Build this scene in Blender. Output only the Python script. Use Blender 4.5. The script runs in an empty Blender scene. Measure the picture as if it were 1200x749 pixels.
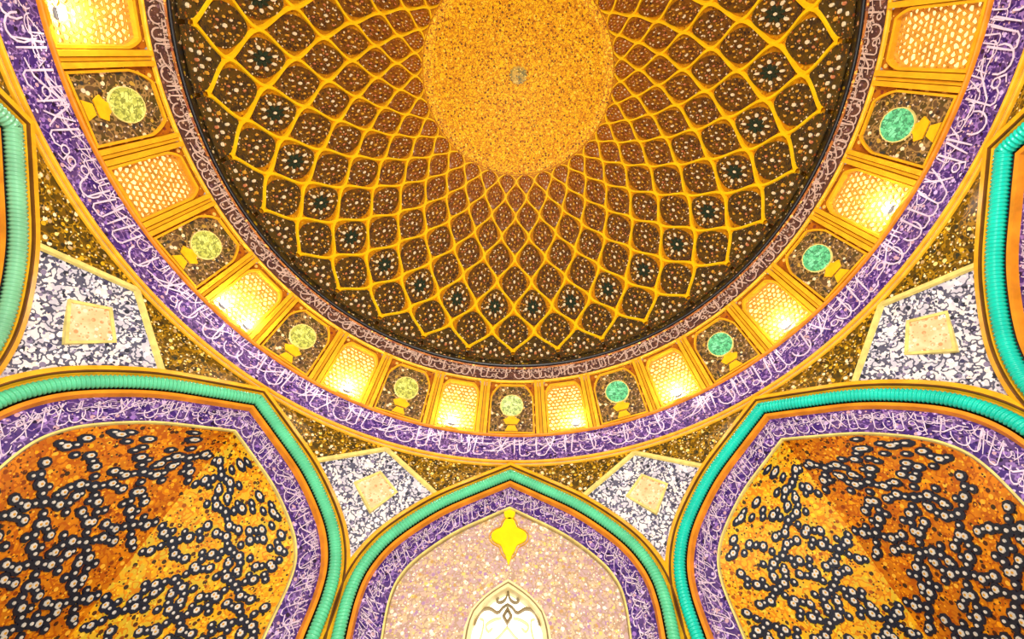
import bpy, math, random
import numpy as np
from math import sin, cos, radians as rad, pi, sqrt, hypot
random.seed(7)
C = bpy.context.scene.collection
SC = bpy.context.scene

# ------------------------------------------------------------------ camera, world, lights, exposure
S, Z0 = 9.5, 1.6            # half width of the hall in metres, eye height

def W(x, y, h):             # hall units (1 = half width, h above the eye) to metres
    return (x * S, y * S, h * S + Z0)

F_PX, TILT, ROLL, YAW = 550.3, 0.55468, -0.00574, 0.02923
cam = bpy.data.cameras.new('camera')
cam_o = bpy.data.objects.new('camera', cam); C.objects.link(cam_o); SC.camera = cam_o
cam.sensor_fit = 'HORIZONTAL'; cam.sensor_width = 36.0
cam.lens = 36.0 * F_PX / 1200
cam.shift_x = -11.2 / 1200
cam.shift_y = 1.3 / 1200
cam.clip_end = 200
import mathutils
Fv = mathutils.Vector((sin(TILT) * sin(YAW), sin(TILT) * cos(YAW), cos(TILT)))
Rv = mathutils.Vector((cos(YAW), -sin(YAW), 0)); Uv = Rv.cross(Fv)
R2 = cos(ROLL) * Rv + sin(ROLL) * Uv; U2 = -sin(ROLL) * Rv + cos(ROLL) * Uv
M = mathutils.Matrix((R2, U2, -Fv)).transposed().to_4x4()
M.translation = mathutils.Vector(W(0.00303, -0.18197, 0))
cam_o.matrix_world = M

world = bpy.data.worlds.new('world'); SC.world = world; world.use_nodes = True
bg = world.node_tree.nodes['Background']
bg.inputs[0].default_value = (1.0, 0.93, 0.82, 1); bg.inputs[1].default_value = 1.5

def area(name, loc, target, size, power, color):
    l = bpy.data.lights.new(name, 'AREA'); l.energy = power; l.size = size; l.color = color
    o = bpy.data.objects.new(name, l); C.objects.link(o); o.location = loc
    o.rotation_euler = (mathutils.Vector(target) - mathutils.Vector(loc)).to_track_quat('-Z', 'Y').to_euler()
    return o
area('back_key_light', W(0.05, -0.85, 0.55), W(0, 0.55, 1.5), 4.0, 9000, (1.0, 0.95, 0.86))  # added key light from behind, standing for daylight of unseen back windows
area('floor_fill', W(0, 0.1, -0.12), W(0, 0.12, 3), 6.0, 3500, (1.0, 0.93, 0.82))  # added upward fill lamp at floor level, standing for bounced light

SC.view_settings.view_transform = 'Standard'; SC.view_settings.look = 'None'
SC.view_settings.gamma = 1; SC.view_settings.use_curve_mapping = False
SC.view_settings.exposure = -1.72

# ------------------------------------------------------------------ materials
def lin(c):
    return tuple(((v / 255) / 12.92 if v / 255 <= 0.04045 else ((v / 255 + 0.055) / 1.055) ** 2.4) for v in c) + (1.0,)

def new_mat(name, rough=0.45, spec=0.4):
    m = bpy.data.materials.new(name); m.use_nodes = True
    nt = m.node_tree; b = nt.nodes['Principled BSDF']
    b.inputs['Roughness'].default_value = rough
    b.inputs['Specular IOR Level'].default_value = spec
    return m, nt, b

def N(nt, typ, **kw):
    n = nt.nodes.new(typ)
    for k, v in kw.items(): setattr(n, k, v)
    return n

def mixc(nt, fac, a, b):
    n = N(nt, 'ShaderNodeMix', data_type='RGBA')
    for i, v in ((0, fac), (6, a), (7, b)):
        if hasattr(v, 'is_output'): nt.links.new(v, n.inputs[i])
        else: n.inputs[i].default_value = v
    return n.outputs[2]

def math_n(nt, op, a, b=0.0):
    n = N(nt, 'ShaderNodeMath', operation=op)
    for i, v in ((0, a), (1, b)):
        if hasattr(v, 'is_output'): nt.links.new(v, n.inputs[i])
        else: n.inputs[i].default_value = v
    return n.outputs[0]

def ramp(nt, fac, cols, interp='CONSTANT'):
    r = N(nt, 'ShaderNodeValToRGB'); cr = r.color_ramp; cr.interpolation = interp
    while len(cr.elements) < len(cols): cr.elements.new(0.5)
    for e, (p, c) in zip(cr.elements, cols):
        e.position = p; e.color = c
    nt.links.new(fac, r.inputs[0]); return r.outputs[0]

def plain(name, c, rough=0.45, var=0.18, scale=6.0, spec=0.4):
    m, nt, b = new_mat(name, rough, spec)
    tc = N(nt, 'ShaderNodeTexCoord'); no = N(nt, 'ShaderNodeTexNoise')
    no.inputs['Scale'].default_value = scale; no.inputs['Detail'].default_value = 3
    nt.links.new(tc.outputs['Object'], no.inputs['Vector'])
    c0 = lin(c); dk = tuple(v * (1 - var) for v in c0[:3]) + (1,); lt = tuple(min(1, v * (1 + var)) for v in c0[:3]) + (1,)
    col = ramp(nt, no.outputs['Fac'], [(0.3, dk), (0.7, lt)], 'LINEAR')
    nt.links.new(col, b.inputs['Base Color'])
    return m

def mosaic(name, base, base2, dots, scale, dot=0.33, fine=0.22, vine=None, vine_scale=2.5, vine_w=0.035, rough=0.38):
    """Glazed cut-tile ground: base colour patches, flower dots of several colours, finer specks and a scrolling vine line."""
    m, nt, b = new_mat(name, rough)
    tc = N(nt, 'ShaderNodeTexCoord')
    no = N(nt, 'ShaderNodeTexNoise'); no.inputs['Scale'].default_value = scale * 0.55; no.inputs['Detail'].default_value = 2
    nt.links.new(tc.outputs['Object'], no.inputs['Vector'])
    col = ramp(nt, no.outputs['Fac'], [(0.42, lin(base)), (0.58, lin(base2))], 'LINEAR')
    if vine:
        nv = N(nt, 'ShaderNodeTexNoise'); nv.inputs['Scale'].default_value = vine_scale * 2.1; nv.inputs['Detail'].default_value = 1.5
        nt.links.new(tc.outputs['Object'], nv.inputs['Vector'])
        ab = math_n(nt, 'ABSOLUTE', math_n(nt, 'SUBTRACT', nv.outputs['Fac'], 0.5))
        col = mixc(nt, math_n(nt, 'LESS_THAN', ab, vine_w * 1.3), col, lin(vine))
    for sc_, th, off in ((scale, dot, 0.0), (scale * 1.9, fine, 0.37)):
        v = N(nt, 'ShaderNodeTexVoronoi'); v.inputs['Scale'].default_value = sc_
        nt.links.new(tc.outputs['Object'], v.inputs['Vector'])
        sp = N(nt, 'ShaderNodeSeparateColor'); nt.links.new(v.outputs['Color'], sp.inputs[0])
        f = math_n(nt, 'FRACT', math_n(nt, 'ADD', sp.outputs[0], off))
        n = len(dots)
        dc = ramp(nt, f, [(i / n, lin(d)) for i, d in enumerate(dots)])
        msk = math_n(nt, 'LESS_THAN', v.outputs['Distance'], th)
        col = mixc(nt, msk, col, dc)
    nt.links.new(col, b.inputs['Base Color'])
    return m

def glow(name, c, strength):
    m = bpy.data.materials.new(name); m.use_nodes = True; nt = m.node_tree
    b = nt.nodes['Principled BSDF']; b.inputs['Base Color'].default_value = lin(c)
    b.inputs['Emission Color'].default_value = lin(c); b.inputs['Emission Strength'].default_value = strength
    b.inputs['Roughness'].default_value = 0.5
    return m

CREAM, WHITE, YEL, GOLD = (250, 235, 190), (250, 246, 240), (245, 190, 30), (235, 165, 20)
MT = {
    'net': plain('ochre_brick_net', (252, 190, 14), 0.4, 0.15, 3),
    'shell': mosaic('ochre_dome_ground', (190, 124, 8), (170, 112, 12), [(214, 150, 16), (124, 72, 12), (196, 146, 30), (150, 90, 14)], 7, 0.3, 0.22),
    'sunburst': mosaic('gold_sunburst', (255, 194, 8), (248, 178, 4), [(120, 62, 4), (250, 200, 40), (180, 106, 6), (150, 84, 10), (255, 215, 70), (110, 66, 16)], 7.5, 0.33, 0.27, (206, 134, 4), 3.4, 0.05, 0.7),
    'boss': mosaic('grey_green_rosette', (120, 108, 40), (200, 160, 40), [(70, 66, 40), (240, 210, 90)], 9, 0.3, 0.2),
    'edge_field': mosaic('dark_dome_border', (42, 36, 26), (74, 60, 20), [(235, 220, 170), (180, 150, 30), (90, 70, 20), (30, 40, 50), (230, 170, 120)], 6.5, 0.3, 0.22),
    'black': plain('black_glaze_and_shade', (18, 14, 16), 0.3, 0.1),
    'strip_y': plain('yellow_tile_moulding', (236, 172, 30), 0.4, 0.2, 4),
    'strip_o': plain('orange_tile_moulding', (226, 136, 24), 0.4, 0.25, 3),
    'pale_line': plain('pale_yellow_edging', (226, 206, 120), 0.4, 0.2, 5),
    'cream': plain('cream_glaze', (226, 206, 168), 0.35, 0.08),
    'white': plain('white_glaze', (246, 238, 240), 0.35, 0.06),
    'ochre_dot': plain('ochre_glaze', (206, 150, 50), 0.35, 0.1),
    'pink_dot': plain('pink_glaze', (196, 120, 80), 0.35, 0.1),
    'leaf': plain('dark_green_leaf_glaze', (20, 44, 34), 0.35, 0.2),
    'letters': plain('white_letter_tile', (222, 200, 222), 0.4, 0.1),
    'letters_w': plain('buff_letter_tile', (196, 166, 150), 0.4, 0.15),
    'band': mosaic('violet_inscription_ground', (60, 34, 112), (86, 60, 116), [(205, 180, 225), (40, 20, 90), (150, 110, 190), (30, 14, 50), (200, 160, 170), (60, 34, 110)], 7.0, 0.32, 0.28, (140, 108, 172), 3.0, 0.025),
    'band_d': mosaic('brown_violet_inscription_ground', (66, 36, 66), (84, 50, 70), [(225, 195, 180), (50, 24, 50), (160, 110, 130), (40, 18, 30), (190, 150, 110)], 6.5, 0.28, 0.24, (150, 100, 110), 3.0, 0.04),
    'band_up': mosaic('dull_plum_inscription_ground', (74, 46, 44), (96, 62, 50), [(205, 170, 140), (56, 30, 36), (150, 100, 80), (120, 84, 90)], 7, 0.28, 0.22),
    'panel': mosaic('olive_floral_panel', (74, 60, 24), (96, 70, 44), [(236, 214, 170), (60, 36, 16), (190, 150, 60), (220, 190, 160), (50, 50, 50)], 6.0, 0.3, 0.24, (150, 116, 66), 3, 0.035),
    'corner': mosaic('russet_corner_mosaic', (140, 74, 12), (170, 96, 14), [(226, 160, 50), (90, 40, 16), (240, 190, 90), (120, 50, 30)], 6.0, 0.3, 0.22),
    'spandrel': mosaic('olive_gold_spandrel', (66, 52, 14), (104, 76, 14), [(240, 215, 130), (56, 40, 16), (216, 166, 30), (190, 160, 110), (40, 46, 36), (44, 34, 20), (250, 230, 190)], 7.0, 0.33, 0.30, (156, 116, 18), 2.8, 0.03),
    'kite': mosaic('white_floral_kite', (228, 222, 222), (196, 192, 206), [(60, 58, 92), (250, 248, 250), (130, 120, 150), (246, 240, 240), (40, 44, 60), (240, 220, 210)], 6.4, 0.33, 0.30, (84, 84, 104), 3.4, 0.045),
    'diamond': mosaic('buff_diamond', (236, 208, 164), (226, 190, 140), [(210, 150, 100), (246, 230, 196), (226, 176, 130)], 7.5, 0.33, 0.25),
    'niche': mosaic('buff_lilac_niche', (214, 184, 146), (190, 160, 160), [(238, 226, 196), (184, 140, 150), (236, 200, 110), (170, 130, 170), (250, 240, 220), (190, 150, 90)], 8.0, 0.34, 0.30, (176, 146, 124), 3.6, 0.035),
    'gold': plain('bright_gold_medallion', (252, 214, 16), 0.35, 0.08, 4),
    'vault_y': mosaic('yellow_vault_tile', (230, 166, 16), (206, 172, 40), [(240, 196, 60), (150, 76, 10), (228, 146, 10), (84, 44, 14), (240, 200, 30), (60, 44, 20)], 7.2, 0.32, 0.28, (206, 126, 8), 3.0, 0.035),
    'vault_shaded': mosaic('shaded_vault_tile', (212, 126, 8), (188, 108, 12), [(240, 160, 30), (130, 54, 8), (236, 176, 50), (74, 32, 12), (246, 160, 16), (56, 36, 20)], 7.2, 0.32, 0.28, (176, 86, 6), 3.0, 0.035),  # vault tile darkened to orange: shade of the outer faces put into colour
    'flower': plain('blue_black_flower_glaze', (24, 30, 46), 0.35, 0.3, 5),
    'flower_eye': plain('grey_white_petal_glaze', (206, 200, 190), 0.35, 0.15, 6),
    'frame_w': plain('honey_window_frame', (226, 160, 22), 0.45, 0.15, 4),
    'grille': plain('honey_pierced_tile', (208, 146, 50), 0.5, 0.25, 5),
    'pane': glow('lit_honey_pane', (255, 232, 165), 4.0),
    'pane_white': glow('lit_white_pane', (255, 252, 240), 5.0),
    'tracery': plain('cream_window_tracery', (236, 216, 160), 0.5, 0.15, 5),
    'tracery_d': plain('olive_window_edging', (128, 110, 70), 0.5, 0.15, 5),
    'med_l': mosaic('yellow_green_glaze', (180, 184, 80), (220, 224, 120), [(220, 224, 120), (135, 138, 60), (180, 184, 80)], 9, 0.33, 0.25, (135, 138, 60), 3.5, 0.03),
    'med_c': mosaic('pale_green_glaze', (186, 210, 128), (226, 250, 168), [(226, 250, 168), (139, 157, 96), (186, 210, 128)], 9, 0.33, 0.25, (139, 157, 96), 3.5, 0.03),
    'med_r': mosaic('mint_green_glaze', (86, 184, 128), (126, 224, 168), [(126, 224, 168), (64, 138, 96), (86, 184, 128)], 9, 0.33, 0.25, (64, 138, 96), 3.5, 0.03),
    'vase': plain('yellow_vase_glaze', (236, 170, 16), 0.4, 0.2, 4),
    'cable_g': plain('green_cable_tint', (88, 196, 146), 0.25, 0.12, 2),  # cable tints go from green at left and front to turquoise at right
    'cable_l': plain('sage_cable_tint', (120, 188, 144), 0.25, 0.12, 2),
    'cable_t': plain('turquoise_cable_tint', (8, 196, 172), 0.25, 0.12, 2),
    'brown_line': plain('brown_tile_line', (104, 62, 18), 0.4, 0.2, 4),
    'plaster': plain('plain_buff_plaster', (205, 170, 100), 0.7, 0.1, 1),
    'lamp_body': plain('grey_lamp_metal', (150, 150, 150), 0.4, 0.05),
    'lens': glow('lit_lamp_lens', (255, 255, 255), 30.0),
}
MED_ROWS = []
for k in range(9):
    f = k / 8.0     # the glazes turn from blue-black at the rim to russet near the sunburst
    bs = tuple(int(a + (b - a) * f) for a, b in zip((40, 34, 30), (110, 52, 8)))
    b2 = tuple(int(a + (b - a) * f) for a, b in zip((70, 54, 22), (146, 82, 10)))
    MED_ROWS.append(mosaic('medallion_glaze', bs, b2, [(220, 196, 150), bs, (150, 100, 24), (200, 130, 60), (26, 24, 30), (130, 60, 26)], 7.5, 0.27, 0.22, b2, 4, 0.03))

# ------------------------------------------------------------------ object helpers
def tag(o, label=None, cat=None, group=None, kind=None):
    for k, v in (('label', label), ('category', cat), ('group', group), ('kind', kind)):
        if v: o[k] = v
    return o

def thing(name, loc, az, label, cat, group=None, kind=None):
    """An Empty at the thing's base; az turns the local frame (az 0 faces the front wall) about the hall's axis."""
    o = bpy.data.objects.new(name, None); C.objects.link(o)
    a = rad(az)
    o.location = (loc[0] * cos(a) + loc[1] * sin(a), -loc[0] * sin(a) + loc[1] * cos(a), loc[2])
    o.rotation_euler = (0, 0, -a); o['base'] = loc
    return tag(o, label, cat, group, kind)

def make_mesh(name, V, Fc, mats, idx=None, smooth=False):
    me = bpy.data.meshes.new(name)
    me.from_pydata([tuple(v) for v in V], [], [tuple(f) for f in Fc])
    for m in (mats if isinstance(mats, (list, tuple)) else [mats]): me.materials.append(m)
    if idx is not None: me.polygons.foreach_set('material_index', idx)
    if smooth: me.polygons.foreach_set('use_smooth', [True] * len(me.polygons))
    me.update(); return me

def part(name, me, parent, rot=0.0):
    # lettering strokes are too small to pick apart: one part of kind stuff
    """A child whose mesh is given in the parent's az = 0 hall frame, in metres."""
    o = bpy.data.objects.new(name, me); C.objects.link(o); o.parent = parent
    b = parent['base'] if 'base' in parent.keys() else (0, 0, 0)
    o.location = (-b[0], -b[1], -b[2])
    if rot: o.rotation_euler = (0, 0, -rad(rot))
    if name == 'lettering': o['kind'] = 'stuff'
    return o

def sub(name, me, parent):
    o = bpy.data.objects.new(name, me); C.objects.link(o); o.parent = parent; return o

class G:            # geometry collector
    def __init__(s): s.V = []; s.F = []; s.I = []
    def add(s, V, Fc, i=0):
        o = len(s.V); s.V += [tuple(v) for v in V]; s.F += [tuple(o + j for j in f) for f in Fc]; s.I += [i] * len(Fc)
    def grid(s, lines, closed=False, i=0, close_v=False):
        n = len(lines[0]); V = [p for l in lines for p in l]; Fc = []
        m = len(lines)
        for a in range(m if close_v else m - 1):
            for b in range(n if closed else n - 1):
                a2, b2 = (a + 1) % m, (b + 1) % n
                Fc.append((a * n + b, a * n + b2, a2 * n + b2, a2 * n + b))
        s.add(V, Fc, i)
    def plate(s, poly, fn, d0, d1, i=0):       # polygon (u, v) raised from depth d0 to d1 (towards the hall), with its edge
        n = len(poly)
        V = [fn(u, v, d1) for u, v in poly] + [fn(u, v, d0) for u, v in poly]
        cu = sum(p[0] for p in poly) / n; cv = sum(p[1] for p in poly) / n
        V.append(fn(cu, cv, d1))
        s.add(V, [(2 * n, j, (j + 1) % n) for j in range(n)] + [(j, n + j, n + (j + 1) % n, (j + 1) % n) for j in range(n)], i)
    def ring(s, outer, inner, fn, d0, d1, i=0, closed=True):   # raised frame between two outlines with equal counts
        rows = [(outer, d0), (outer, d1), (inner, d1), (inner, d0)]
        s.grid([[fn(u, v, d) for u, v in pl] for pl, d in rows], closed, i)
    def mesh(s, name, mats, smooth=False):
        return make_mesh(name, s.V, s.F, mats, s.I, smooth)

def offset_poly(P, w):      # outline moved outwards by w (counter-clockwise outline)
    n = len(P); out = []
    for i in range(n):
        a, b, c = P[i - 1], P[i], P[(i + 1) % n]
        def nm(p, q):
            dx, dy = q[0] - p[0], q[1] - p[1]; l = hypot(dx, dy) or 1e-9
            return dy / l, -dx / l
        n1, n2 = nm(a, b), nm(b, c); mx, my = n1[0] + n2[0], n1[1] + n2[1]
        k = max(0.5, (mx * mx + my * my) / 2)
        out.append((b[0] + w * mx / k * 1.0, b[1] + w * my / k * 1.0))
    return out

def resample(P, n):
    P = np.asarray(P, float); d = np.r_[0, np.cumsum(np.hypot(*np.diff(P, axis=0).T))]
    t = np.linspace(0, d[-1], n)
    return np.stack([np.interp(t, d, P[:, 0]), np.interp(t, d, P[:, 1])], -1)

def smooth_curve(P, n):
    P = np.asarray(P, float); Q = np.vstack([2 * P[0] - P[1], P, 2 * P[-1] - P[-2]]); out = []
    for i in range(1, len(Q) - 2):
        for t in np.linspace(0, 1, 12, endpoint=False):
            a, b, c, d = Q[i - 1:i + 3]
            out.append(0.5 * (2 * b + (c - a) * t + (2 * a - 5 * b + 4 * c - d) * t * t + (3 * b - a - 3 * c + d) * t ** 3))
    out.append(P[-1]); return resample(out, n)

# ------------------------------------------------------------------ dome profile
RA, HA, RISE = 0.92, 1.4452, 1.055
def dome_z(r): return HA + RISE * max(0.0, 1 - (r / RA) ** 1.8) ** 0.62
def r_for(slope):           # radius at which the front of the dome is seen under this slope from the eye
    lo, hi = 0.0, RA
    for _ in range(60):
        mid = (lo + hi) / 2
        if (mid + 0.18197) / dome_z(mid) < slope: lo = mid
        else: hi = mid
    return lo
SL = [0.7229, 0.6561, 0.5857, 0.5149, 0.4549, 0.4004, 0.3525, 0.3105, 0.2757, 0.2575]
TR = [RA] + [r_for(s) for s in SL]            # node levels: index k + 1 is level k
def r_at(k):                                   # smooth radius for a fractional level
    x = np.clip(k + 1, 0, len(TR) - 1.0001); i = int(x); t = x - i
    p0, p1, p2, p3 = TR[max(i - 1, 0)], TR[i], TR[i + 1], TR[min(i + 2, len(TR) - 1)]
    return 0.5 * (2 * p1 + (p2 - p0) * t + (2 * p0 - 5 * p1 + 4 * p2 - p3) * t * t + (3 * p1 - p0 - 3 * p2 + p3) * t ** 3)
def dome_pt(az, r, d=0.0):                     # d: hall units towards the inside
    z = dome_z(r); dz = (dome_z(max(r - 1e-3, 0)) - dome_z(min(r + 1e-3, RA - 1e-6))) / 2e-3
    l = sqrt(1 + dz * dz); rr = r - d * dz / l; zz = z - d / l
    return W(rr * sin(rad(az)), rr * cos(rad(az)), zz)

RS = TR[-1]
dome = thing('ceiling', (0, 0, 0), 0, 'great tiled dome with a yellow lozenge net and dark medallions', 'dome', None, 'structure')
NA = 192
azs = [360 * i / NA for i in range(NA)]
def ring_of(fn, closed=True): return [fn(a) for a in azs]
radii = [RA - 1e-5] + [RA - (RA - 0.02) * (i / 70.0) ** 1.35 for i in range(1, 71)]
g = G(); g.grid([[dome_pt(a, r) for a in azs] for r in radii], True); part('shell', g.mesh('shell', MT['shell'], True), dome)
# border field round the foot of the net
g = G(); rr_ = [RA - 1e-5, RA - 0.004] + [TR[0] + (TR[1] - TR[0]) * t for t in (0.35, 0.6, 0.85)]
g.grid([[dome_pt(a, r, 0.002) for a in azs] for r in rr_], True); part('border_field', g.mesh('border_field', MT['edge_field'], True), dome)
# medallions, nine rings of 32
HALF = 5.625
def cell_outline(k, sc, n=24, p=1.62):
    out = []
    for i in range(n):
        t = 2 * pi * i / n; c, s_ = cos(t), sin(t)
        q = (abs(c) ** p + abs(s_) ** p) ** (-1 / p) * sc
        out.append((q * c * HALF, k + q * s_))
    return out
def cell_fn(u, v, d): return dome_pt(u, r_at(v), d)
def med_mesh(k):
    g = G()
    if k == 0:
        top = [(HALF * 0.93 * cos(pi * i / 12), 0.0 + 0.80 * sin(pi * i / 12) ** 1.1) for i in range(13)]
        g.plate([(HALF * 0.93, -0.55)] + top + [(-HALF * 0.93, -0.55)], cell_fn, 0.0, 0.004)
    else:
        sc = 0.71 if k < 4 else 0.69
        o = cell_outline(k, sc); inn = cell_outline(k, sc * 0.8)
        n = len(o); cen = (0, k)
        V = [cell_fn(u, v, 0.0) for u, v in o] + [cell_fn(u, v, 0.004) for u, v in o] + [cell_fn(u, v, 0.007) for u, v in inn] + [cell_fn(0, k, 0.008)]
        Fc = []
        for j in range(n):
            j2 = (j + 1) % n
            Fc += [(j, j2, n + j2, n + j), (n + j, n + j2, 2 * n + j2, 2 * n + j), (2 * n + j, 2 * n + j2, 3 * n)]
        g.add(V, Fc)
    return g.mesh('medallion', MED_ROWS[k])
def ros_mesh(k):
    g = G(); sc = 0.63 if k else 0.78
    def spot(r, t, w, i, asp=1.0):
        cu, cv = r * cos(t), r * sin(t)
        P = []
        for j in range(6):
            a = t + 2 * pi * j / 6; x, y = w * asp * cos(2 * pi * j / 6), w * sin(2 * pi * j / 6)
            X = cu + x * cos(t) - y * sin(t); Y = cv + x * sin(t) + y * cos(t)
            P.append((X * HALF * sc, k + Y * sc))
        g.plate(P, cell_fn, 0.006, 0.0115, i)
    if k == 2:
        for j in range(8):
            t = 2 * pi * j / 8 + 0.2
            spot(0.30, t, 0.10, 3, 1.9); spot(0.60, t, 0.085, 0, 1.6); spot(0.80, t + pi / 8, 0.06, 1)
        spot(0, 0, 0.09, 0)
    elif k == 0:
        for (x, y, i) in ((0, 0.45, 0), (-0.5, 0.25, 1), (0.5, 0.25, 1), (0, -0.1, 2), (-0.35, -0.3, 0), (0.35, -0.3, 0), (-0.25, 0.1, 0), (0.25, 0.1, 0), (-0.7, -0.15, 0), (0.7, -0.15, 0)):
            spot(hypot(x, y), math.atan2(y, x), 0.07, i, 1.3)
    else:
        m = 6 if k > 4 else 7
        for j in range(m):
            t = 2 * pi * j / m + 0.5 * k
            spot(0.42, t, 0.062 if k < 5 else 0.075, (j + k) % 3, 1.2); spot(0.72, t + pi / m, 0.06, (0, 1, 2, 1)[(j * 2 + k) % 4], 1.2)
        spot(0, 0, 0.11, 0 if k < 5 else 1)
    return g.mesh('rosette', [MT['cream'], MT['ochre_dot'], MT['pink_dot'], MT['leaf']])
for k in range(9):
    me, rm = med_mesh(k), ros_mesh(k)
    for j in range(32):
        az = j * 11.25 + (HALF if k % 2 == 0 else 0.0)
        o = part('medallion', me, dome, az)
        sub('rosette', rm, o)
# the raised net: 64 strands
def strand(sgn):
    g = G(); L = []
    K = np.linspace(0, 8.6, 9 * 8)
    ctr = []
    for k in K:
        i = int(k); t = k - i; e = 0.22 * t + 0.78 * (t * t * (3 - 2 * t))
        ctr.append((sgn * HALF * (i + e), k))
    lines = [[], [], [], []]
    for (u, k) in ctr:
        r = r_at(k); w = 0.30 * (0.35 + 0.65 * r / RA)      # half width in degrees scaled by radius below
        hw = math.degrees(0.0070 * (0.45 + 0.55 * r / RA) / r)
        node = 1 + 0.35 * max(0, 1 - abs(k - round(k)) / 0.16)
        hw *= node
        for li, (s_, d) in enumerate(((-1, 0.0), (-0.72, 0.011), (0.72, 0.011), (1, 0.0))):
            lines[li].append(dome_pt(u + s_ * hw, r, d))
    g.grid(lines); return g.mesh('lattice_rib', MT['net'])
for sgn in (1, -1):
    me = strand(sgn)
    for j in range(32): part('lattice_rib', me, dome, j * 11.25)
# sunburst and its small centre rosette
g = G(); g.grid([[dome_pt(a, r, 0.004 + 0.010 * min(1, (RS - r) / 0.02) if r < RS else 0.0) for a in azs] for r in [RS * 1.02, RS] + [RS * (1 - i / 24.0) for i in range(1, 24)] + [0.004]], True)
o = part('sunburst', g.mesh('sunburst', MT['sunburst'], True), dome); o['label'] = 'gold sunburst disc at the crown'
g = G()
for ringi, (r0, n, w) in enumerate(((0.0, 1, 0.016), (0.03, 12, 0.012))):
    for j in range(n):
        a = 2 * pi * j / n
        P = [(r0 * cos(a) + w * (1.5 if i % 2 == 0 else 1) * cos(a + pi * i / 4), r0 * sin(a) + w * sin(a + pi * i / 4)) for i in range(8)]
        def tf(u, v, d):
            r = max(hypot(u, v), 0.003); return dome_pt(math.degrees(math.atan2(u, v)), r, d)
        g.plate(P, tf, 0.012, 0.020)
sub('crown_rosette', g.mesh('crown_rosette', MT['boss']), o)

# ------------------------------------------------------------------ drum
RB, HB, RC, HC, RD, HD = 0.9413, 1.3725, 1.0, 1.1588, 1.0, 1.0449
LD = hypot(RC - RB, HB - HC)                       # slant height of the window zone
def drum(x, y, d):                                 # x: arc along the drum, y: up the slope from the sill, d towards the hall
    t = y / LD; R = RC + (RB - RC) * t - d * 0.964; h = HC + (HB - HC) * t - d * 0.265
    a = x / (RC + (RB - RC) * t) if False else x / RC
    return W(R * sin(a), R * cos(a), h)
drum_w = thing('wall_drum', (0, 0, 0), 0, 'yellow tiled drum wall carrying windows and panels', 'wall', None, 'structure')
g = G(); g.grid([[drum(rad(a), y, -0.03) for a in azs] for y in (-0.004, LD)], True)
part('backing', g.mesh('backing', MT['plaster'], True), drum_w)

def circ_moulding(name, R, h, w, d, mat, parent, tilt=0.0, n=6):
    g = G(); lines = []
    for i in range(n + 1):
        t = pi * i / n - pi / 2
        lines.append([W((R - d * cos(t)) * sin(rad(a)), (R - d * cos(t)) * cos(rad(a)), h + w * sin(t)) for a in azs])
    g.grid(lines, True); return part(name, g.mesh(name, mat, True), parent)

# ---- lettering: strokes in band space, x along (units of band height), y 0..1 across
def ribbon(pts, w):
    pts = np.asarray(pts, float); n = len(pts)
    tn = np.gradient(pts, axis=0); tn /= np.maximum(np.hypot(*tn.T), 1e-6)[:, None]
    nm = np.stack([-tn[:, 1], tn[:, 0]], -1); ww = w * (0.55 + 0.45 * np.sin(np.linspace(0.35, pi - 0.1, n)))[:, None]
    return pts + nm * ww, pts - nm * ww
def script_strokes(length, rng, w=0.04):
    out = []; x = 0.1
    while x < length - 0.3:
        k = rng.random()
        if k < 0.42:                                         # tall upright, slightly leaning, with a hooked head
            top = 0.93 - rng.random() * 0.1; lean = rng.uniform(-0.06, 0.10)
            out.append(ribbon([(x + lean * 1.3 + 0.05, top - 0.06), (x + lean, top), (x + lean * 0.5, 0.55), (x, 0.2)], w))
            if rng.random() < 0.5:
                out.append(ribbon([(x, 0.22), (x + 0.06, 0.14), (x + 0.22, 0.15), (x + 0.3, 0.24)], w)); x += 0.12
            x += 0.16
        elif k < 0.62:                                       # wide bowl with a dot
            r = rng.uniform(0.18, 0.3)
            out.append(ribbon([(x + r + r * cos(t), 0.42 + 0.30 * sin(t)) for t in np.linspace(pi * 0.95, pi * 2.15, 9)], w))
            c = (x + r, 0.5); out.append(ribbon([(c[0] - 0.04, c[1]), (c[0], c[1]), (c[0] + 0.04, c[1])], w * 1.2)); x += 2 * r * 0.8
        elif k < 0.8:                                        # small closed loop with a tail
            r = 0.09; y0 = rng.choice((0.3, 0.5, 0.7))
            out.append(ribbon([(x + r + r * cos(t), y0 + r * sin(t)) for t in np.linspace(0, 2 * pi, 9)], w * 0.85))
            out.append(ribbon([(x + 2 * r, y0), (x + 0.24, y0 - 0.16), (x + 0.12, y0 - 0.22)], w)); x += 0.22
        elif k < 0.92:                                       # long sweep crossing over
            out.append(ribbon([(x, 0.3), (x + 0.3, 0.36), (x + 0.7, 0.74), (x + 0.95, 0.8)], w)); x += 0.2
        else:                                                # crossing pair
            out.append(ribbon([(x, 0.9), (x + 0.12, 0.5), (x + 0.26, 0.22)], w)); out.append(ribbon([(x + 0.28, 0.9), (x + 0.14, 0.5), (x, 0.24)], w)); x += 0.34
        if rng.random() < 0.5:
            dx, dy = x - rng.random() * 0.2, rng.choice((0.08, 0.62, 0.85)); out.append(ribbon([(dx - 0.035, dy), (dx, dy + 0.02), (dx + 0.035, dy)], w * 1.1))
        if rng.random() < 0.3:                               # the second, upper line of script
            out.append(ribbon([(x - 0.3, 0.66), (x - 0.1, 0.62), (x + 0.15, 0.66)], w * 0.8))
    return out
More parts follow.
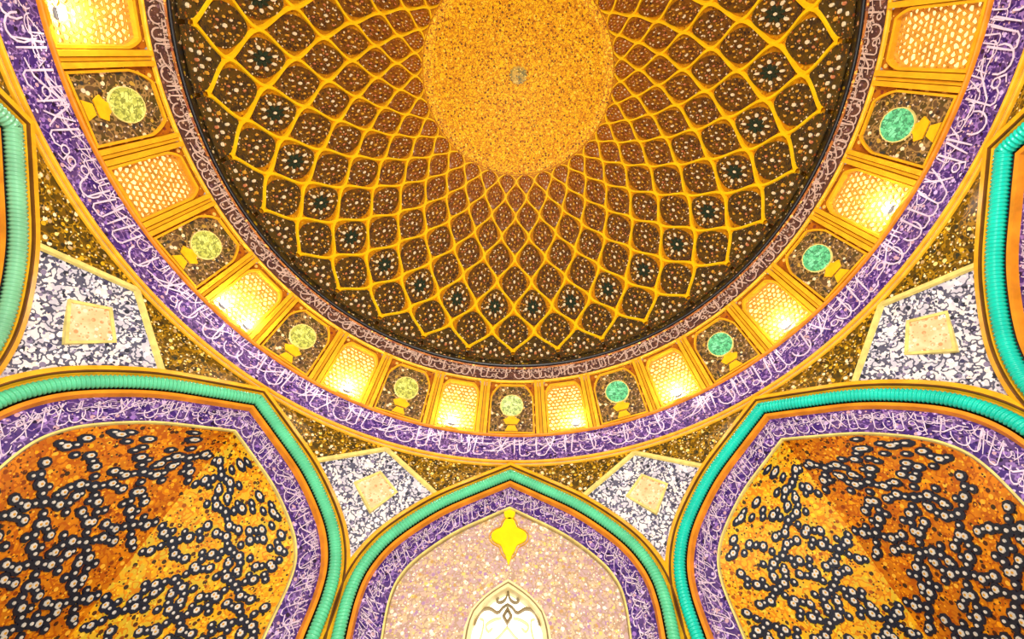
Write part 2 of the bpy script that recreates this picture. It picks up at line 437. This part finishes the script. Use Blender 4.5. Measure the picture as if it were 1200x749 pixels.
def letter_mesh(length, fn, seed, mat, w=0.04, name='lettering'):
    rng = random.Random(seed); g = G()
    low = script_strokes(length, rng, w)
    high = [(a * [0.62, 0.5] + [0.05, 0.5], b * [0.62, 0.5] + [0.05, 0.5]) for a, b in script_strokes(length / 0.62, rng, w * 1.1)]
    for a, b in low + high:
        n = len(a); g.add([fn(*p) for p in a] + [fn(*p) for p in b], [(j, j + 1, n + j + 1, n + j) for j in range(n - 1)])
    return g.mesh(name, mat)

# lower inscription frieze
fr = thing('inscription_frieze', W(0, 1.0, HD), 0, 'wide violet inscription band circling below the drum windows', 'frieze')
def frz(a, y, d): return W((RD - d) * sin(a), (RD - d) * cos(a), HD + (HC - HD) * y)
g = G(); g.grid([[frz(rad(a), y, 0.0) for a in azs] for y in np.linspace(0, 1, 4)], True); part('ground', g.mesh('ground', MT['band'], True), fr)
HBD = HC - HD
part('lettering', letter_mesh(2 * pi / HBD, lambda x, y: frz(x * HBD, 0.06 + 0.88 * y, 0.004), 3, MT['letters'], 0.022), fr)
circ_moulding('lower_moulding', RD, HD - 0.003, 0.0045, 0.010, MT['strip_y'], fr)
circ_moulding('outer_moulding', RD - 0.001, HD - 0.018, 0.0035, 0.008, MT['strip_y'], fr)
circ_moulding('upper_moulding', RC, HC - 0.002, 0.0045, 0.010, MT['strip_o'], fr)
# upper inscription frieze, between windows and dome
up = thing('inscription_frieze', W(0, RB, HB), 0, 'narrow plum inscription band between the drum windows and dome', 'frieze')
def ufr(a, y, d): R = RB + (RA - RB) * y - d; return W(R * sin(a), R * cos(a), HB + (HA - HB) * y)
g = G(); g.grid([[ufr(rad(a), y, 0.0) for a in azs] for y in np.linspace(0, 1, 3)], True); part('ground', g.mesh('ground', MT['band_up'], True), up)
HU = HA - HB
part('lettering', letter_mesh(2 * pi * 0.93 / HU, lambda x, y: ufr(x * HU / 0.93, 0.08 + 0.84 * y, 0.004), 11, MT['letters_w'], 0.034), up)
circ_moulding('lower_moulding', RB, HB, 0.005, 0.010, MT['strip_y'], up)
circ_moulding('dark_line', RA, HA, 0.006, 0.008, MT['black'], up)
circ_moulding('pale_line', RA + 0.002, HA - 0.014, 0.003, 0.006, MT['corner'], up)

# ---- drum bays
AD = rad(1.0)
def arch_poly(hw, y0, y1, cham_x, cham_y):    # flat-topped outline with cut upper corners, counter-clockwise in (x, y)
    P = [(-hw, y0), (hw, y0), (hw, y1 - cham_y)]
    for t in np.linspace(0.15, 0.85, 4): P.append((hw - cham_x * t ** 1.3, y1 - cham_y * (1 - t) ** 1.3))
    P += [(hw - cham_x, y1), (-(hw - cham_x), y1)]
    for t in np.linspace(0.85, 0.15, 4): P.append((-(hw - cham_x * t ** 1.3), y1 - cham_y * (1 - t) ** 1.3))
    P.append((-hw, y1 - cham_y)); return P
PB = (0, RC * S, HC * S + Z0)
def rect(x0, x1, y0, y1): return [(x0, y0), (x1, y0), (x1, y1), (x0, y1)]
def panel_meshes():
    ms = {}
    hw = 4.5 * AD
    out = arch_poly(hw, 0.006, LD * 0.92, 1.9 * AD, LD * 0.25)
    g = G(); g.plate(rect(-4.9 * AD, 4.9 * AD, 0.0, LD), drum, -0.03, -0.004); ms['corner_field'] = g.mesh('corner_field', MT['corner'])
    g = G(); g.plate(out, drum, -0.004, 0.0); ms['floral_field'] = g.mesh('floral_field', MT['panel'])
    g = G(); g.ring(offset_poly(out, 0.0028), offset_poly(out, -0.0028), drum, -0.004, 0.008); ms['frame'] = g.mesh('frame', MT['frame_w'])
    c = LD * 0.53
    car = [(2.35 * AD * abs(cos(t)) ** 0.8 * np.sign(cos(t)), c + LD * 0.175 * sin(t) * (1.0 + 0.12 * abs(sin(t)) ** 6)) for t in np.linspace(0, 2 * pi, 20, endpoint=False)]
    g = G(); g.plate(car, drum, 0.0, 0.006); ms['cartouche'] = g
    g = G(); g.ring(offset_poly(car, 0.0022), car, drum, 0.0, 0.0075); ms['rim'] = g.mesh('cartouche_rim', MT['pale_line'])
    g = G()
    g.plate([(-1.7 * AD, LD * 0.27), (-1.1 * AD, LD * 0.19), (1.1 * AD, LD * 0.19), (1.7 * AD, LD * 0.27), (0.9 * AD, LD * 0.30), (0.45 * AD, LD * 0.345), (-0.45 * AD, LD * 0.345), (-0.9 * AD, LD * 0.30)], drum, 0.0, 0.006)
    g.plate([(-1.3 * AD, LD * 0.07), (1.3 * AD, LD * 0.07), (0.7 * AD, LD * 0.17), (-0.7 * AD, LD * 0.17)], drum, 0.0, 0.005)
    ms['vase'] = g.mesh('vase', MT['vase']); return ms
PM = panel_meshes()
PM_C = {k: PM['cartouche'].mesh('cartouche', MT[k]) for k in ('med_l', 'med_c', 'med_r')}
ORD = ['', 'first', 'second', 'third', 'fourth', 'fifth']
for n in range(-5, 6):
    col = 'med_c' if n == 0 else ('med_l' if n < 0 else 'med_r')
    colw = {'med_c': 'pale green', 'med_l': 'yellow-green', 'med_r': 'mint green'}[col]
    if n == 0: lab = 'floral drum panel with pale green cartouche, directly above the front arch tip'
    else: lab = f'drum panel with {colw} cartouche, {ORD[abs(n)]} {"left" if n < 0 else "right"} of the one above the front arch'
    t = thing('tile_panel', PB, n * 22.5, lab, 'panel', 'floral panels between the drum windows')
    for nm in ('corner_field', 'floral_field', 'frame', 'vase'): part(nm, PM[nm], t)
    c = part('cartouche', PM_C[col], t); sub('cartouche_rim', PM['rim'], c)

def window_meshes():
    ms = {}
    hw = 3.85 * AD
    out = arch_poly(hw, 0.004, LD * 0.90, 1.2 * AD, LD * 0.16)
    g = G(); g.plate(rect(-hw * 1.02, hw * 1.02, 0.002, LD * 0.93), drum, -0.03, -0.020); ms['pane'] = g.mesh('pane', MT['pane'])
    full = rect(-4.1 * AD, 4.1 * AD, 0.0, LD)
    # surround between the rectangle and the arched opening: outer loop projected from the opening
    cx, cy = 0.0, LD * 0.5
    outer = []
    for (x, y) in out:
        dx, dy = x - cx, y - cy; k = min((4.1 * AD) / max(abs(dx), 1e-9), (LD * 0.5) / max(abs(dy), 1e-9)); outer.append((cx + dx * k, cy + dy * k))
    g = G(); g.ring(outer, out, drum, -0.03, -0.002); ms['surround'] = g.mesh('surround', MT['corner'])
    g = G(); g.ring(offset_poly(out, 0.003), offset_poly(out, -0.004), drum, -0.02, 0.008); ms['window_frame'] = g.mesh('window_frame', MT['frame_w'])
    g = G(); rng = random.Random(5); a = 0.0090
    def jit(u, v):
        r_ = random.Random(int(round(u * 4e4)) * 7919 + int(round(v * 4e4)) * 104729); return u + r_.uniform(-.36, .36) * a, v + r_.uniform(-.36, .36) * a
    row = 0; y = 0.0
    while y < LD * 0.93:
        x = -hw + (a * 0.8660254 if row % 2 else 0)
        while x < hw + a:
            top = LD * 0.90 - (max(0, abs(x) - (hw - 1.2 * AD)) / (1.2 * AD)) * LD * 0.16
            if y < top and abs(x) < hw + a * 0.5:
                o = [jit(x + a * sin(pi * j / 3), y + a * cos(pi * j / 3)) for j in range(6)]
                mx, my = sum(q[0] for q in o) / 6, sum(q[1] for q in o) / 6; kk = rng.uniform(0.60, 0.80)
                inn = [(mx + (q[0] - mx) * kk, my + (q[1] - my) * kk) for q in o]
                g.grid([[drum(u, v, d) for u, v in pl] for pl, d in ((o, -0.006), (inn, -0.006), (inn, -0.012))], True)
            x += a * 1.7320508
        y += a * 1.5; row += 1
    ms['grille'] = g.mesh('grille', MT['grille'])
    g = G()
    for s_ in (-1, 1):
        for (x0, x1, d) in ((4.15, 4.9, 0.012), (5.05, 5.5, 0.006), (5.6, 6.3, 0.010)):
            g.plate(rect(*sorted((s_ * x0 * AD, s_ * x1 * AD)), 0.0, LD), drum, -0.03, d)
    ms['pilaster'] = g.mesh('pilaster', MT['frame_w'])
    return ms
WM = window_meshes()
for n in range(-5, 5):
    az = n * 22.5 + 11.25; k = n + 1 if n >= 0 else -n; side = 'right' if n >= 0 else 'left'
    t = thing(f'window_{n + 6}', PB, az, f'honey-lit pierced drum window, {ORD[k]} to the {side} of the panel above the front arch tip', 'window', 'pierced drum windows', 'structure')
    for nm in ('pane', 'surround', 'window_frame', 'grille', 'pilaster'): part(nm, WM[nm], t)

# flood lamps added on the sill in place of daylight at the windows
def lamp_meshes():
    g = G(); fn = lambda x, y, z: (x, y, z)
    def box(x0, x1, y0, y1, z0, z1, i=0):
        V = [(x, y, z) for x in (x0, x1) for y in (y0, y1) for z in (z0, z1)]
        g.add(V, [(0, 1, 3, 2), (4, 6, 7, 5), (0, 4, 5, 1), (2, 3, 7, 6), (0, 2, 6, 4), (1, 5, 7, 3)], i)
    box(-0.07, 0.07, -0.03, 0.03, 0.0, 0.02); box(-0.015, 0.015, -0.015, 0.015, 0.02, 0.05); box(-0.11, 0.11, -0.03, 0.05, 0.05, 0.17)
    body = g.mesh('housing', MT['lamp_body']); g = G()
    box(-0.10, 0.10, -0.05, -0.03, 0.06, 0.16)
    return body, g.mesh('lens', MT['lens'])
LB, LL = lamp_meshes()
LAMP_W = 300
LAMP_SPOTS = [(-101.0, 'lamp at the foot of the drum window in the top left corner', 1.0),
        (-58.5, 'upper of two lamps below the third drum window on the left', 1.0), (-53.5, 'lower of two lamps below the third drum window on the left', 1.0),
        (-33.0, 'lamp at the foot of the second drum window left of centre', 1.3), (-12.0, 'lamp at the foot of the drum window just left of centre', 1.2),
        (13.0, 'lamp at the foot of the drum window just right of centre', 0.7), (33.5, 'lamp at the foot of the second drum window right of centre', 1.2),
        (56.0, 'lamp at the foot of the third drum window on the right', 0.8), (79.0, 'lamp at the foot of the fourth drum window on the right', 0.7)]
for az, lab, k in LAMP_SPOTS:
    t = thing('added_flood_lamp', W(0, 0.978, HC + 0.004), az, 'small added white-lit flood ' + lab, 'lamp', 'added flood lamps on the drum sill')
    sub('housing', LB, t); sub('lens', LL, t)
    l = bpy.data.lights.new('added_flood_light', 'POINT'); l.energy = LAMP_W * k; l.shadow_soft_size = 0.08; l.color = (1.0, 0.96, 0.88)
    lo = bpy.data.objects.new('added_flood_light', l); C.objects.link(lo); lo.parent = t; lo.location = (0, -0.10, 0.34)

# ------------------------------------------------------------------ octagon of arches
NPL = 0.978                                         # distance of the arch planes from the axis
ARCH = [(0.0, 0.986), (0.10, 0.934), (0.20, 0.879), (0.275, 0.822), (0.333, 0.764), (0.368, 0.708), (0.386, 0.655), (0.392, 0.60), (0.391, 0.55), (0.388, 0.50), (0.386, 0.40), (0.386, 0.10)]
_h = smooth_curve(ARCH, 160)
_first = resample(np.vstack([[0, 0.986], _h[1:]]), 160)
HC_ = _first                                         # right half, outer edge of the cable
def offset_half(o, n):                               # outline moved outwards by o, right half from the tip down
    P = HC_; tn = np.gradient(P, axis=0); tn /= np.hypot(*tn.T)[:, None]
    nm = np.stack([-tn[:, 1], tn[:, 0]], -1); Q = P + nm * o
    keep = [q for q in Q if q[0] > 1e-4]
    a, b = np.array(keep[0]), np.array(keep[1]); k = -a[0] / (b[0] - a[0]) if b[0] != a[0] else 0
    tip = a + (b - a) * k
    return resample(np.vstack([tip, keep]), n)
def fullcurve(o, n):
    h = offset_half(o, n); return np.vstack([(h * [-1, 1])[::-1], h[1:]])
def apt(u, z, d):                                    # arch-plane point; d towards the hall
    return W(u, NPL - d, z)
NC = 90
def arch_strip(name, profile, mat, smooth=False):
    g = G(); g.grid([[apt(u, z, d) for u, z in fullcurve(o, NC)] for o, d in profile]); return g.mesh(name, mat, smooth)
def cable_mesh(mat):
    g = G(); r0 = 0.0138; c = offset_half(-0.0145, 1100); step = np.hypot(*np.diff(c, axis=0).T).mean()
    tn = np.gradient(c, axis=0); tn /= np.hypot(*tn.T)[:, None]; nm = np.stack([-tn[:, 1], tn[:, 0]], -1)
    nm[0] = (0, 1.0 / max(nm[0][1], 0.3)); pitch = 0.0080; nr = 10
    sel = range(0, 1100)
    for sg in (1, -1):
        rows = []
        for i in sel:
            s_ = i * step; row = []
            for j in range(nr):
                th = 2 * pi * j / nr; r = r0 * (1 + 0.10 * cos(2 * pi * s_ / pitch + th * 1.0)) if i > 3 else r0
                o, d = r * cos(th), r * sin(th)
                p = c[i] + nm[i] * o; row.append(apt(sg * p[0], p[1], d + 0.008))
            rows.append(row)
        g.grid(rows, True)
    return g.mesh('cable', mat, True)
def niche_curve(o, n=60): return fullcurve(o, n)
BAND_O, BAND_I = -0.042, -0.108
outer_strip = arch_strip('outer_strip', [(0.026, -0.004), (0.026, 0.010), (0.010, 0.014), (0.006, 0.004), (0.0, 0.0), (-0.005, -0.01)], MT['strip_y'])
dark_gap = arch_strip('shadow_groove', [(-0.020, 0.0), (-0.029, -0.012), (-0.032, -0.012)], MT['black'])  # black here paints the shade between cable and inner strip
edge_line = arch_strip('edge_line', [(0.0125, 0.0135), (0.0120, 0.0150), (0.0088, 0.0150), (0.0083, 0.0100)], MT['brown_line'])
inner_strip = arch_strip('inner_strip', [(-0.0305, -0.016), (-0.0315, 0.002), (-0.040, 0.002), (-0.042, -0.016)], MT['strip_o'])
band_edge = arch_strip('inner_edge', [(BAND_I + 0.002, -0.02), (BAND_I + 0.002, -0.006), (BAND_I - 0.002, -0.006), (BAND_I - 0.002, -0.035)], MT['pale_line'])
cables = {k: cable_mesh(MT[k]) for k in ('cable_g', 'cable_l', 'cable_t')}
BAND_MATS = {}
def band_meshes(seed, mk):
    g = G(); g.grid([[apt(u, z, -0.012) for u, z in fullcurve(o, NC)] for o in np.linspace(BAND_O, BAND_I, 4)])
    gm = g.mesh('ground', MT[mk])
    ca, cb = fullcurve(BAND_I, 500), fullcurve(BAND_O, 500)
    cm = (ca + cb) / 2; d = np.r_[0, np.cumsum(np.hypot(*np.diff(cm, axis=0).T))]; bw = BAND_O - BAND_I
    def fn(x, y):
        s_ = x * bw; i = np.interp(s_, d, np.arange(len(d))); j = min(int(i), len(d) - 2); t = i - j
        A = ca[j] + (ca[j + 1] - ca[j]) * t; B = cb[j] + (cb[j + 1] - cb[j]) * t; p = A + (B - A) * (0.05 + 0.9 * y)
        return apt(p[0], p[1], -0.008)
    return gm, letter_mesh(d[-1] / bw, fn, seed, MT['letters'], 0.021)

ARCHES = [(0, 'front', 'cable_g'), (-45, 'left corner', 'cable_g'), (45, 'right corner', 'cable_t'), (-90, 'left side', 'cable_l'), (90, 'right side', 'cable_t')]
AB = W(0, NPL, -Z0 / S)
for az, nm, ck in ARCHES:
    cw = {'cable_g': 'green', 'cable_l': 'sage green', 'cable_t': 'turquoise'}[ck]
    t = thing('arch_moulding', AB, az, f'{cw} twisted cable moulding with yellow edging around the {nm} arch', 'moulding', 'cable mouldings of the arches')
    part('cable', cables[ck], t); part('outer_strip', outer_strip, t); part('edge_line', edge_line, t); part('shadow_groove', dark_gap, t); part('inner_strip', inner_strip, t)
    gm, lm = band_meshes(20 + az, 'band')
    t = thing('inscription_band', AB, az, f'violet inscription band with white script inside the {nm} arch', 'inscription', 'inscription bands inside the arches')
    part('ground', gm, t); part('lettering', lm, t); part('inner_edge', band_edge, t)

# ---- spandrels with white kite panels at each corner of the octagon
def spandrel(az):
    """Centred on az: half of one arch on each side, the frieze above."""
    h = offset_half(0.024, 200)
    def loc(u, z, side):       # arch-plane point of the neighbouring arch in the frame of this corner
        a = rad(22.5) * side   # side -1: the arch to the left of the corner
        n = NPL + 0.002; x = -side * u
        return np.array([x * cos(a) + n * sin(a), -x * sin(a) + n * cos(a), z])
    ik = int(np.argmin(abs(h[:, 0] - 0.215)))           # where the kite meets the arch
    ib = int(np.argmin(abs(h[:, 0] - 0.404) + (h[:, 1] < 0.62) * 1.0))
    hk = h[ik:ib + 1]
    KT = np.array([0, 1.003, 1.022])
    def ring(t): a = rad(t); return np.array([RD * sin(a), RD * cos(a), HD - 0.02])
    t = thing('corner_spandrel', W(0, 1.06, 0.6), az, SPL[az], 'spandrel', 'mosaic spandrels between the arches')
    def put(name, g, mat): return part(name, g.mesh(name, mat), t)
    Wn = lambda p, off=0.0: W(p[0] * (1 - off), p[1] * (1 - off), p[2])
    for side in (-1, 1):
        bot = [loc(*q, side) for q in resample(h[:ik + 1], 24)]
        ks = bot[-1]; bot += [ks + (KT - ks) * k for k in np.linspace(0.08, 1, 12)]
        n = len(bot); top = [ring(side * 22.5 * (1 - i / (n - 1.0))) for i in range(n)]
        g = G(); g.grid([[Wn(b + (tp - b) * k) for b, tp in zip(bot, top)] for k in np.linspace(0, 1, 6)]); put('mosaic_field', g, MT['spandrel'])
    # kite: grid from the bottom outline to the two top edges
    left = [loc(*q, -1) for q in resample(hk, 14)]; right = [loc(*q, 1) for q in resample(hk, 14)]
    bot = left + right[::-1][1:]
    kl, kr = left[0], right[0]; m = len(bot)
    top = [kl + (KT - kl) * (i / (m // 2)) for i in range(m // 2 + 1)]; top += [KT + (kr - KT) * (i / (m // 2)) for i in range(1, m // 2 + 1)]
    def kp(i, k): return bot[i] + (top[i] - bot[i]) * k
    g = G(); g.grid([[Wn(kp(i, k), 0.0) for i in range(m)] for k in np.linspace(0, 1, 8)]); kite = put('kite_panel', g, MT['kite'])
    # border strips along the upper edges
    for a_, b_ in ((kl, KT), (kr, KT)):
        g = G(); prof = [(-0.009, 0.0), (-0.006, 0.007), (0.006, 0.007), (0.009, 0.0)]
        g.grid([[Wn(a_ + (b_ - a_) * k + np.array([0, 0, o]), d) for k in np.linspace(0, 1, 10)] for o, d in prof]); put('border_strip', g, MT['pale_line'])
    # buff diamond in the kite
    D = [(0.004, 0.94), (0.064, 0.893), (0.012, 0.826), (-0.052, 0.888)]
    def kf(u, z, d):
        y = 1.058 - (z - 0.67) / 0.352 * 0.055; dd = d; return W(u, y - 0.05 * abs(u) - dd, z)
    g = G(); g.plate(D, kf, -0.01, 0.004); o = sub('diamond', g.mesh('diamond', MT['diamond']), kite)
    g = G(); g.ring(offset_poly(D[::-1], 0.004), offset_poly(D[::-1], -0.002), kf, -0.01, 0.007); sub('diamond_rim', g.mesh('diamond_rim', MT['pale_line']), kite)
SPL = {-22.5: 'gold mosaic spandrel with white kite panel between the front and left corner arches',
       22.5: 'gold mosaic spandrel with white kite panel between the front and right corner arches',
       -67.5: 'gold mosaic spandrel with white kite panel between the left corner and left side arches',
       67.5: 'gold mosaic spandrel with white kite panel between the right corner and right side arches',
       -112.5: 'gold mosaic spandrel above the left side arch at the photo edge',
       112.5: 'gold mosaic spandrel above the right side arch at the photo edge'}
for az in SPL: spandrel(az)

# ---- front niche wall
ND = 0.999                                           # plane of the recessed wall
def npt(u, z, d): return W(u, ND - d, z)
def niche_fill(g, fn, o, zmin, hole=None):
    h = offset_half(o, 70); rows = []
    for u, z in h:
        if z < zmin: break
        rows.append([(u * k, z) for k in np.linspace(-1, 1, 3)])
    if hole is None: g.grid([[fn(u, z, 0) for u, z in r] for r in rows])
    return rows
wf = thing('wall_front', AB, 0, 'buff and lilac mosaic niche wall inside the front arch', 'wall', None, 'structure')
# window opening outline (pointed) in the niche wall
WZ, WW, WB = 0.645, 0.087, 0.20
def win_half(o=0.0, n=24):
    P = [(0.0, WZ + 1.25 * o), (0.030, WZ - 0.018 + 1.15 * o), (0.058 + 0.3 * o, WZ - 0.040 + 0.9 * o), (0.076 + 0.7 * o, WZ - 0.064 + 0.6 * o), (0.084 + o, WZ - 0.09), (WW + o, WZ - 0.125), (WW + o, WB)]
    return resample(P, n)
def win_full(o=0.0, n=24): h = win_half(o, n); return np.vstack([(h * [-1, 1])[::-1], h[1:]])
# wall: strips from niche outline to window outline (both from bottom left round to bottom right)
no_ = fullcurve(BAND_I - 0.002, 24); wo_ = win_full(0.012)
sel = [(u, max(z, WB)) for u, z in no_]
g = G(); g.grid([[npt(*(np.array(a) + (np.array(b) - np.array(a)) * k), 0) for a, b in zip(sel, wo_)] for k in np.linspace(0, 1, 8)]); part('mosaic_field', g.mesh('mosaic_field', MT['niche']), wf)
g = G(); g.grid([[apt(u, z, -0.012), ][0:1] + [npt(u, z, 0)] for u, z in fullcurve(BAND_I - 0.002, NC)]); part('reveal', g.mesh('reveal', MT['niche']), wf)
g = G(); g.plate(rect(-0.4, 0.4, -Z0 / S, WB), npt, -0.05, 0.0); part('dado', g.mesh('dado', MT['niche']), wf)
# gold lobed medallion
mz, ml = 0.779, []
for i in range(40):
    t = 2 * pi * i / 40; r = 0.030 + 0.012 * cos(4 * t) ** 2 * (1 if True else 0)
    r = 0.0385 + 0.0085 * cos(4 * t); ml.append((r * cos(t) * 1.04, mz + r * sin(t) * 1.22))
g = G(); g.plate(ml, npt, 0.0, 0.008)
g.plate([(0.016 * cos(2 * pi * i / 16), mz + 0.072 + 0.020 * sin(2 * pi * i / 16)) for i in range(16)], npt, 0.0, 0.008)
g.plate([(-0.010, mz - 0.05), (0, mz - 0.082), (0.010, mz - 0.05)], npt, 0.0, 0.007)
o = part('medallion', g.mesh('medallion', MT['gold']), wf); o['label'] = 'bright gold lobed medallion'
g = G(); mo = offset_poly(ml, 0.004); g.ring(offset_poly(ml, 0.0065), offset_poly(ml, 0.004), npt, 0.0, 0.004); sub('rim', g.mesh('rim', MT['ochre_dot']), o)
# niche window
wn = thing('window_11', W(0, ND, WB), 0, 'white-lit pointed window with curling tracery in the front niche', 'window', None, 'structure')
g = G(); rows = [[(u * k, z) for k in (-1, 0, 1)] for u, z in win_half(0.0, 24)]
g.grid([[npt(u, z, -0.03) for u, z in r] for r in rows]); part('pane', g.mesh('pane', MT['pane_white']), wn)
g = G(); g.ring(win_full(0.014), win_full(0.009), npt, -0.03, 0.006, closed=False); part('outer_frame', g.mesh('outer_frame', MT['tracery']), wn)
g = G(); g.ring(win_full(0.009), win_full(0.005), npt, -0.03, 0.003, closed=False); part('dark_edging', g.mesh('dark_edging', MT['tracery_d']), wn)
g = G(); g.ring(win_full(0.005), win_full(-0.002), npt, -0.03, 0.006, closed=False); part('inner_frame', g.mesh('inner_frame', MT['tracery']), wn)
g = G()
def tube2(pts, w, i=0):
    a, b = ribbon(smooth_curve(pts, 18), w)
    g.grid([[npt(u, z, d) for u, z in pl] for pl, d in ((a, -0.022), (a, -0.012), (b, -0.012), (b, -0.022))], i=i)
for s_ in (-1, 1):
    tube2([(s_ * 0.078, 0.562), (s_ * 0.066, 0.594), (s_ * 0.044, 0.602), (s_ * 0.024, 0.592), (s_ * 0.012, 0.604), (0, 0.612)], 0.0024, 1)
    tube2([(0, 0.642), (s_ * 0.006, 0.624), (s_ * 0.018, 0.616), (s_ * 0.028, 0.620), (s_ * 0.022, 0.626)], 0.0020, 1)
    tube2([(s_ * 0.014, 0.580), (s_ * 0.032, 0.576), (s_ * 0.050, 0.564), (s_ * 0.044, 0.550), (s_ * 0.034, 0.558)], 0.0020, 0)
    tube2([(s_ * 0.080, 0.520), (s_ * 0.062, 0.534), (s_ * 0.056, 0.572), (s_ * 0.066, 0.578)], 0.0020, 0)
    tube2([(0, 0.560), (s_ * 0.024, 0.534), (s_ * 0.058, 0.514), (s_ * 0.048, 0.484), (s_ * 0.02, 0.474), (0, 0.444)], 0.0022, 0)
    tube2([(s_ * 0.085, 0.474), (s_ * 0.05, 0.434), (s_ * 0.02, 0.394), (0, 0.374)], 0.0022, 0)
dmd = [(0, 0.570), (0.009, 0.584), (0, 0.600), (-0.009, 0.584)]
g.ring(offset_poly(dmd, 0.003), offset_poly(dmd, -0.002), npt, -0.022, -0.010, 1)
part('tracery', g.mesh('tracery', [MT['tracery'], MT['tracery_d']]), wn)

# ---- corner squinch vaults
VZ0 = 0.05
def dep(z): t = np.clip((0.868 - z) / 0.80, 0, 1); return 0.40 * t ** 0.62
VH = offset_half(BAND_I - 0.003, 80)
VH = np.array([q for q in VH if q[1] > VZ0])
def face_pt(side, X, z, d=0.0):
    """Point on a vault face: X 0 at the crease, 1 at the arch edge."""
    w = np.interp(-z, -VH[:, 1], VH[:, 0]); D = dep(z)
    bulge = 0.10 * D * X * (1 - X) * 2
    u = side * w * X; n = 0.990 + D * (1 - X) + bulge
    ln = hypot(w, D) or 1e-6
    nu, nn = -side * D / ln, -w / ln                       # towards the hall
    return W(u + nu * d, n + nn * d, z)
def vault(az, where, ya, yb, seed):
    t = thing('squinch_vault', AB, az, f'yellow {where} corner vault with one face shaded orange, strewn with dark blue flowers', 'vault', 'corner vaults')
    zs = [VH[0, 1] - (VH[0, 1] - VZ0) * (i / 40.0) ** 1.3 for i in range(41)]
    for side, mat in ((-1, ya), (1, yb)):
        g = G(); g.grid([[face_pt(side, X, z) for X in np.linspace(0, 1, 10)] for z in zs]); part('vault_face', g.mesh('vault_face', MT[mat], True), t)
    # flower clusters
    def disc(g, side, x, z, r, d, i, n=9):
        w = np.interp(-z, -VH[:, 1], VH[:, 0]); ln = hypot(w, dep(z)) or 1e-6
        P = [(x + r * cos(2 * pi * j / n), z + r * sin(2 * pi * j / n)) for j in range(n)]
        g.plate(P, lambda u, v, dd: face_pt(side, u / ln, v, dd), 0.0, d, i)
    rng = random.Random(seed)
    for side in (-1, 1):
        row = 0; z = 0.79
        while z > 0.28:
            w = np.interp(-z, -VH[:, 1], VH[:, 0]); ln = hypot(w, dep(z))
            x = 0.055 + (0.065 if row % 2 else 0.0)
            while x < ln + 0.05:
                g = G(); cnt = 0
                motif = [(0.0, 0.0, 0.0075, 0)]
                for sx in (-1, 1):
                    motif += [(sx * 0.015, 0.007, 0.0062, 0), (sx * 0.029, 0.013, 0.0080, 1), (sx * 0.042, 0.025, 0.0062, 0), (sx * 0.047, 0.040, 0.0076, 1), (sx * 0.052, 0.013, 0.0058, 0),
                              (sx * 0.014, -0.012, 0.0058, 0), (sx * 0.027, -0.023, 0.0076, 1), (sx * 0.040, -0.026, 0.0056, 0), (sx * 0.053, -0.029, 0.0072, 1), (sx * 0.012, 0.021, 0.0052, 0)]
                spots = []; flip = 1 if (row + int(x / 0.13)) % 3 else -1
                for mx, my, r, eye in motif:
                    px, pz = x + mx + rng.uniform(-.0014, .0014), z + flip * my + rng.uniform(-.0014, .0014)
                    wz = np.interp(-pz, -VH[:, 1], VH[:, 0]); lz = hypot(wz, dep(pz))
                    if px < 0.012 or px > lz - 0.012 or pz > 0.85: continue
                    spots.append((px, pz, r * 1.52, eye))
                best = []; todo = set(range(len(spots)))
                while todo:                                     # the largest group of touching flowers
                    grp = [todo.pop()]
                    for a in grp:
                        near = [b for b in todo if hypot(spots[a][0] - spots[b][0], spots[a][1] - spots[b][1]) < 0.99 * (spots[a][2] + spots[b][2])]
                        grp += near; todo -= set(near)
                    if len(grp) > len(best): best = grp
                for px, pz, r, eye in (spots[q] for q in best):
                    disc(g, side, px, pz, r, 0.004, 0, 8); disc(g, side, px, pz, r * (0.50 if eye else 0.31), 0.0065, 1, 6); cnt += 1
                    if eye: disc(g, side, px, pz, r * 0.19, 0.008, 2, 5)
                if cnt >= 4: part('flower_cluster', g.mesh('flower_cluster', [MT['flower'], MT['flower_eye'], MT['ochre_dot']]), t)
                x += 0.130
            z -= 0.069; row += 1
vault(-45, 'left', 'vault_shaded', 'vault_y', 1)
vault(45, 'right', 'vault_y', 'vault_shaded', 2)

# ---- recessed walls inside the side arches
for az, nm in ((-90, 'left'), (90, 'right')):
    t = thing(f'wall_{nm}', AB, az, f'mosaic wall recessed inside the {nm} side arch', 'wall', None, 'structure')
    g = G(); rows = niche_fill(g, npt, BAND_I - 0.002, 0.11); part('mosaic_field', g.mesh('mosaic_field', MT['niche']), t)
    g = G(); g.grid([[apt(u, z, -0.012), npt(u, z, 0)] for u, z in fullcurve(BAND_I - 0.002, NC)]); part('reveal', g.mesh('reveal', MT['niche']), t)
    g = G(); g.plate(rect(-0.4, 0.4, -Z0 / S, 0.12), npt, -0.05, 0.0); part('dado', g.mesh('dado', MT['niche']), t)
for o in list(C.objects):
    if 'base' in o.keys(): del o['base']
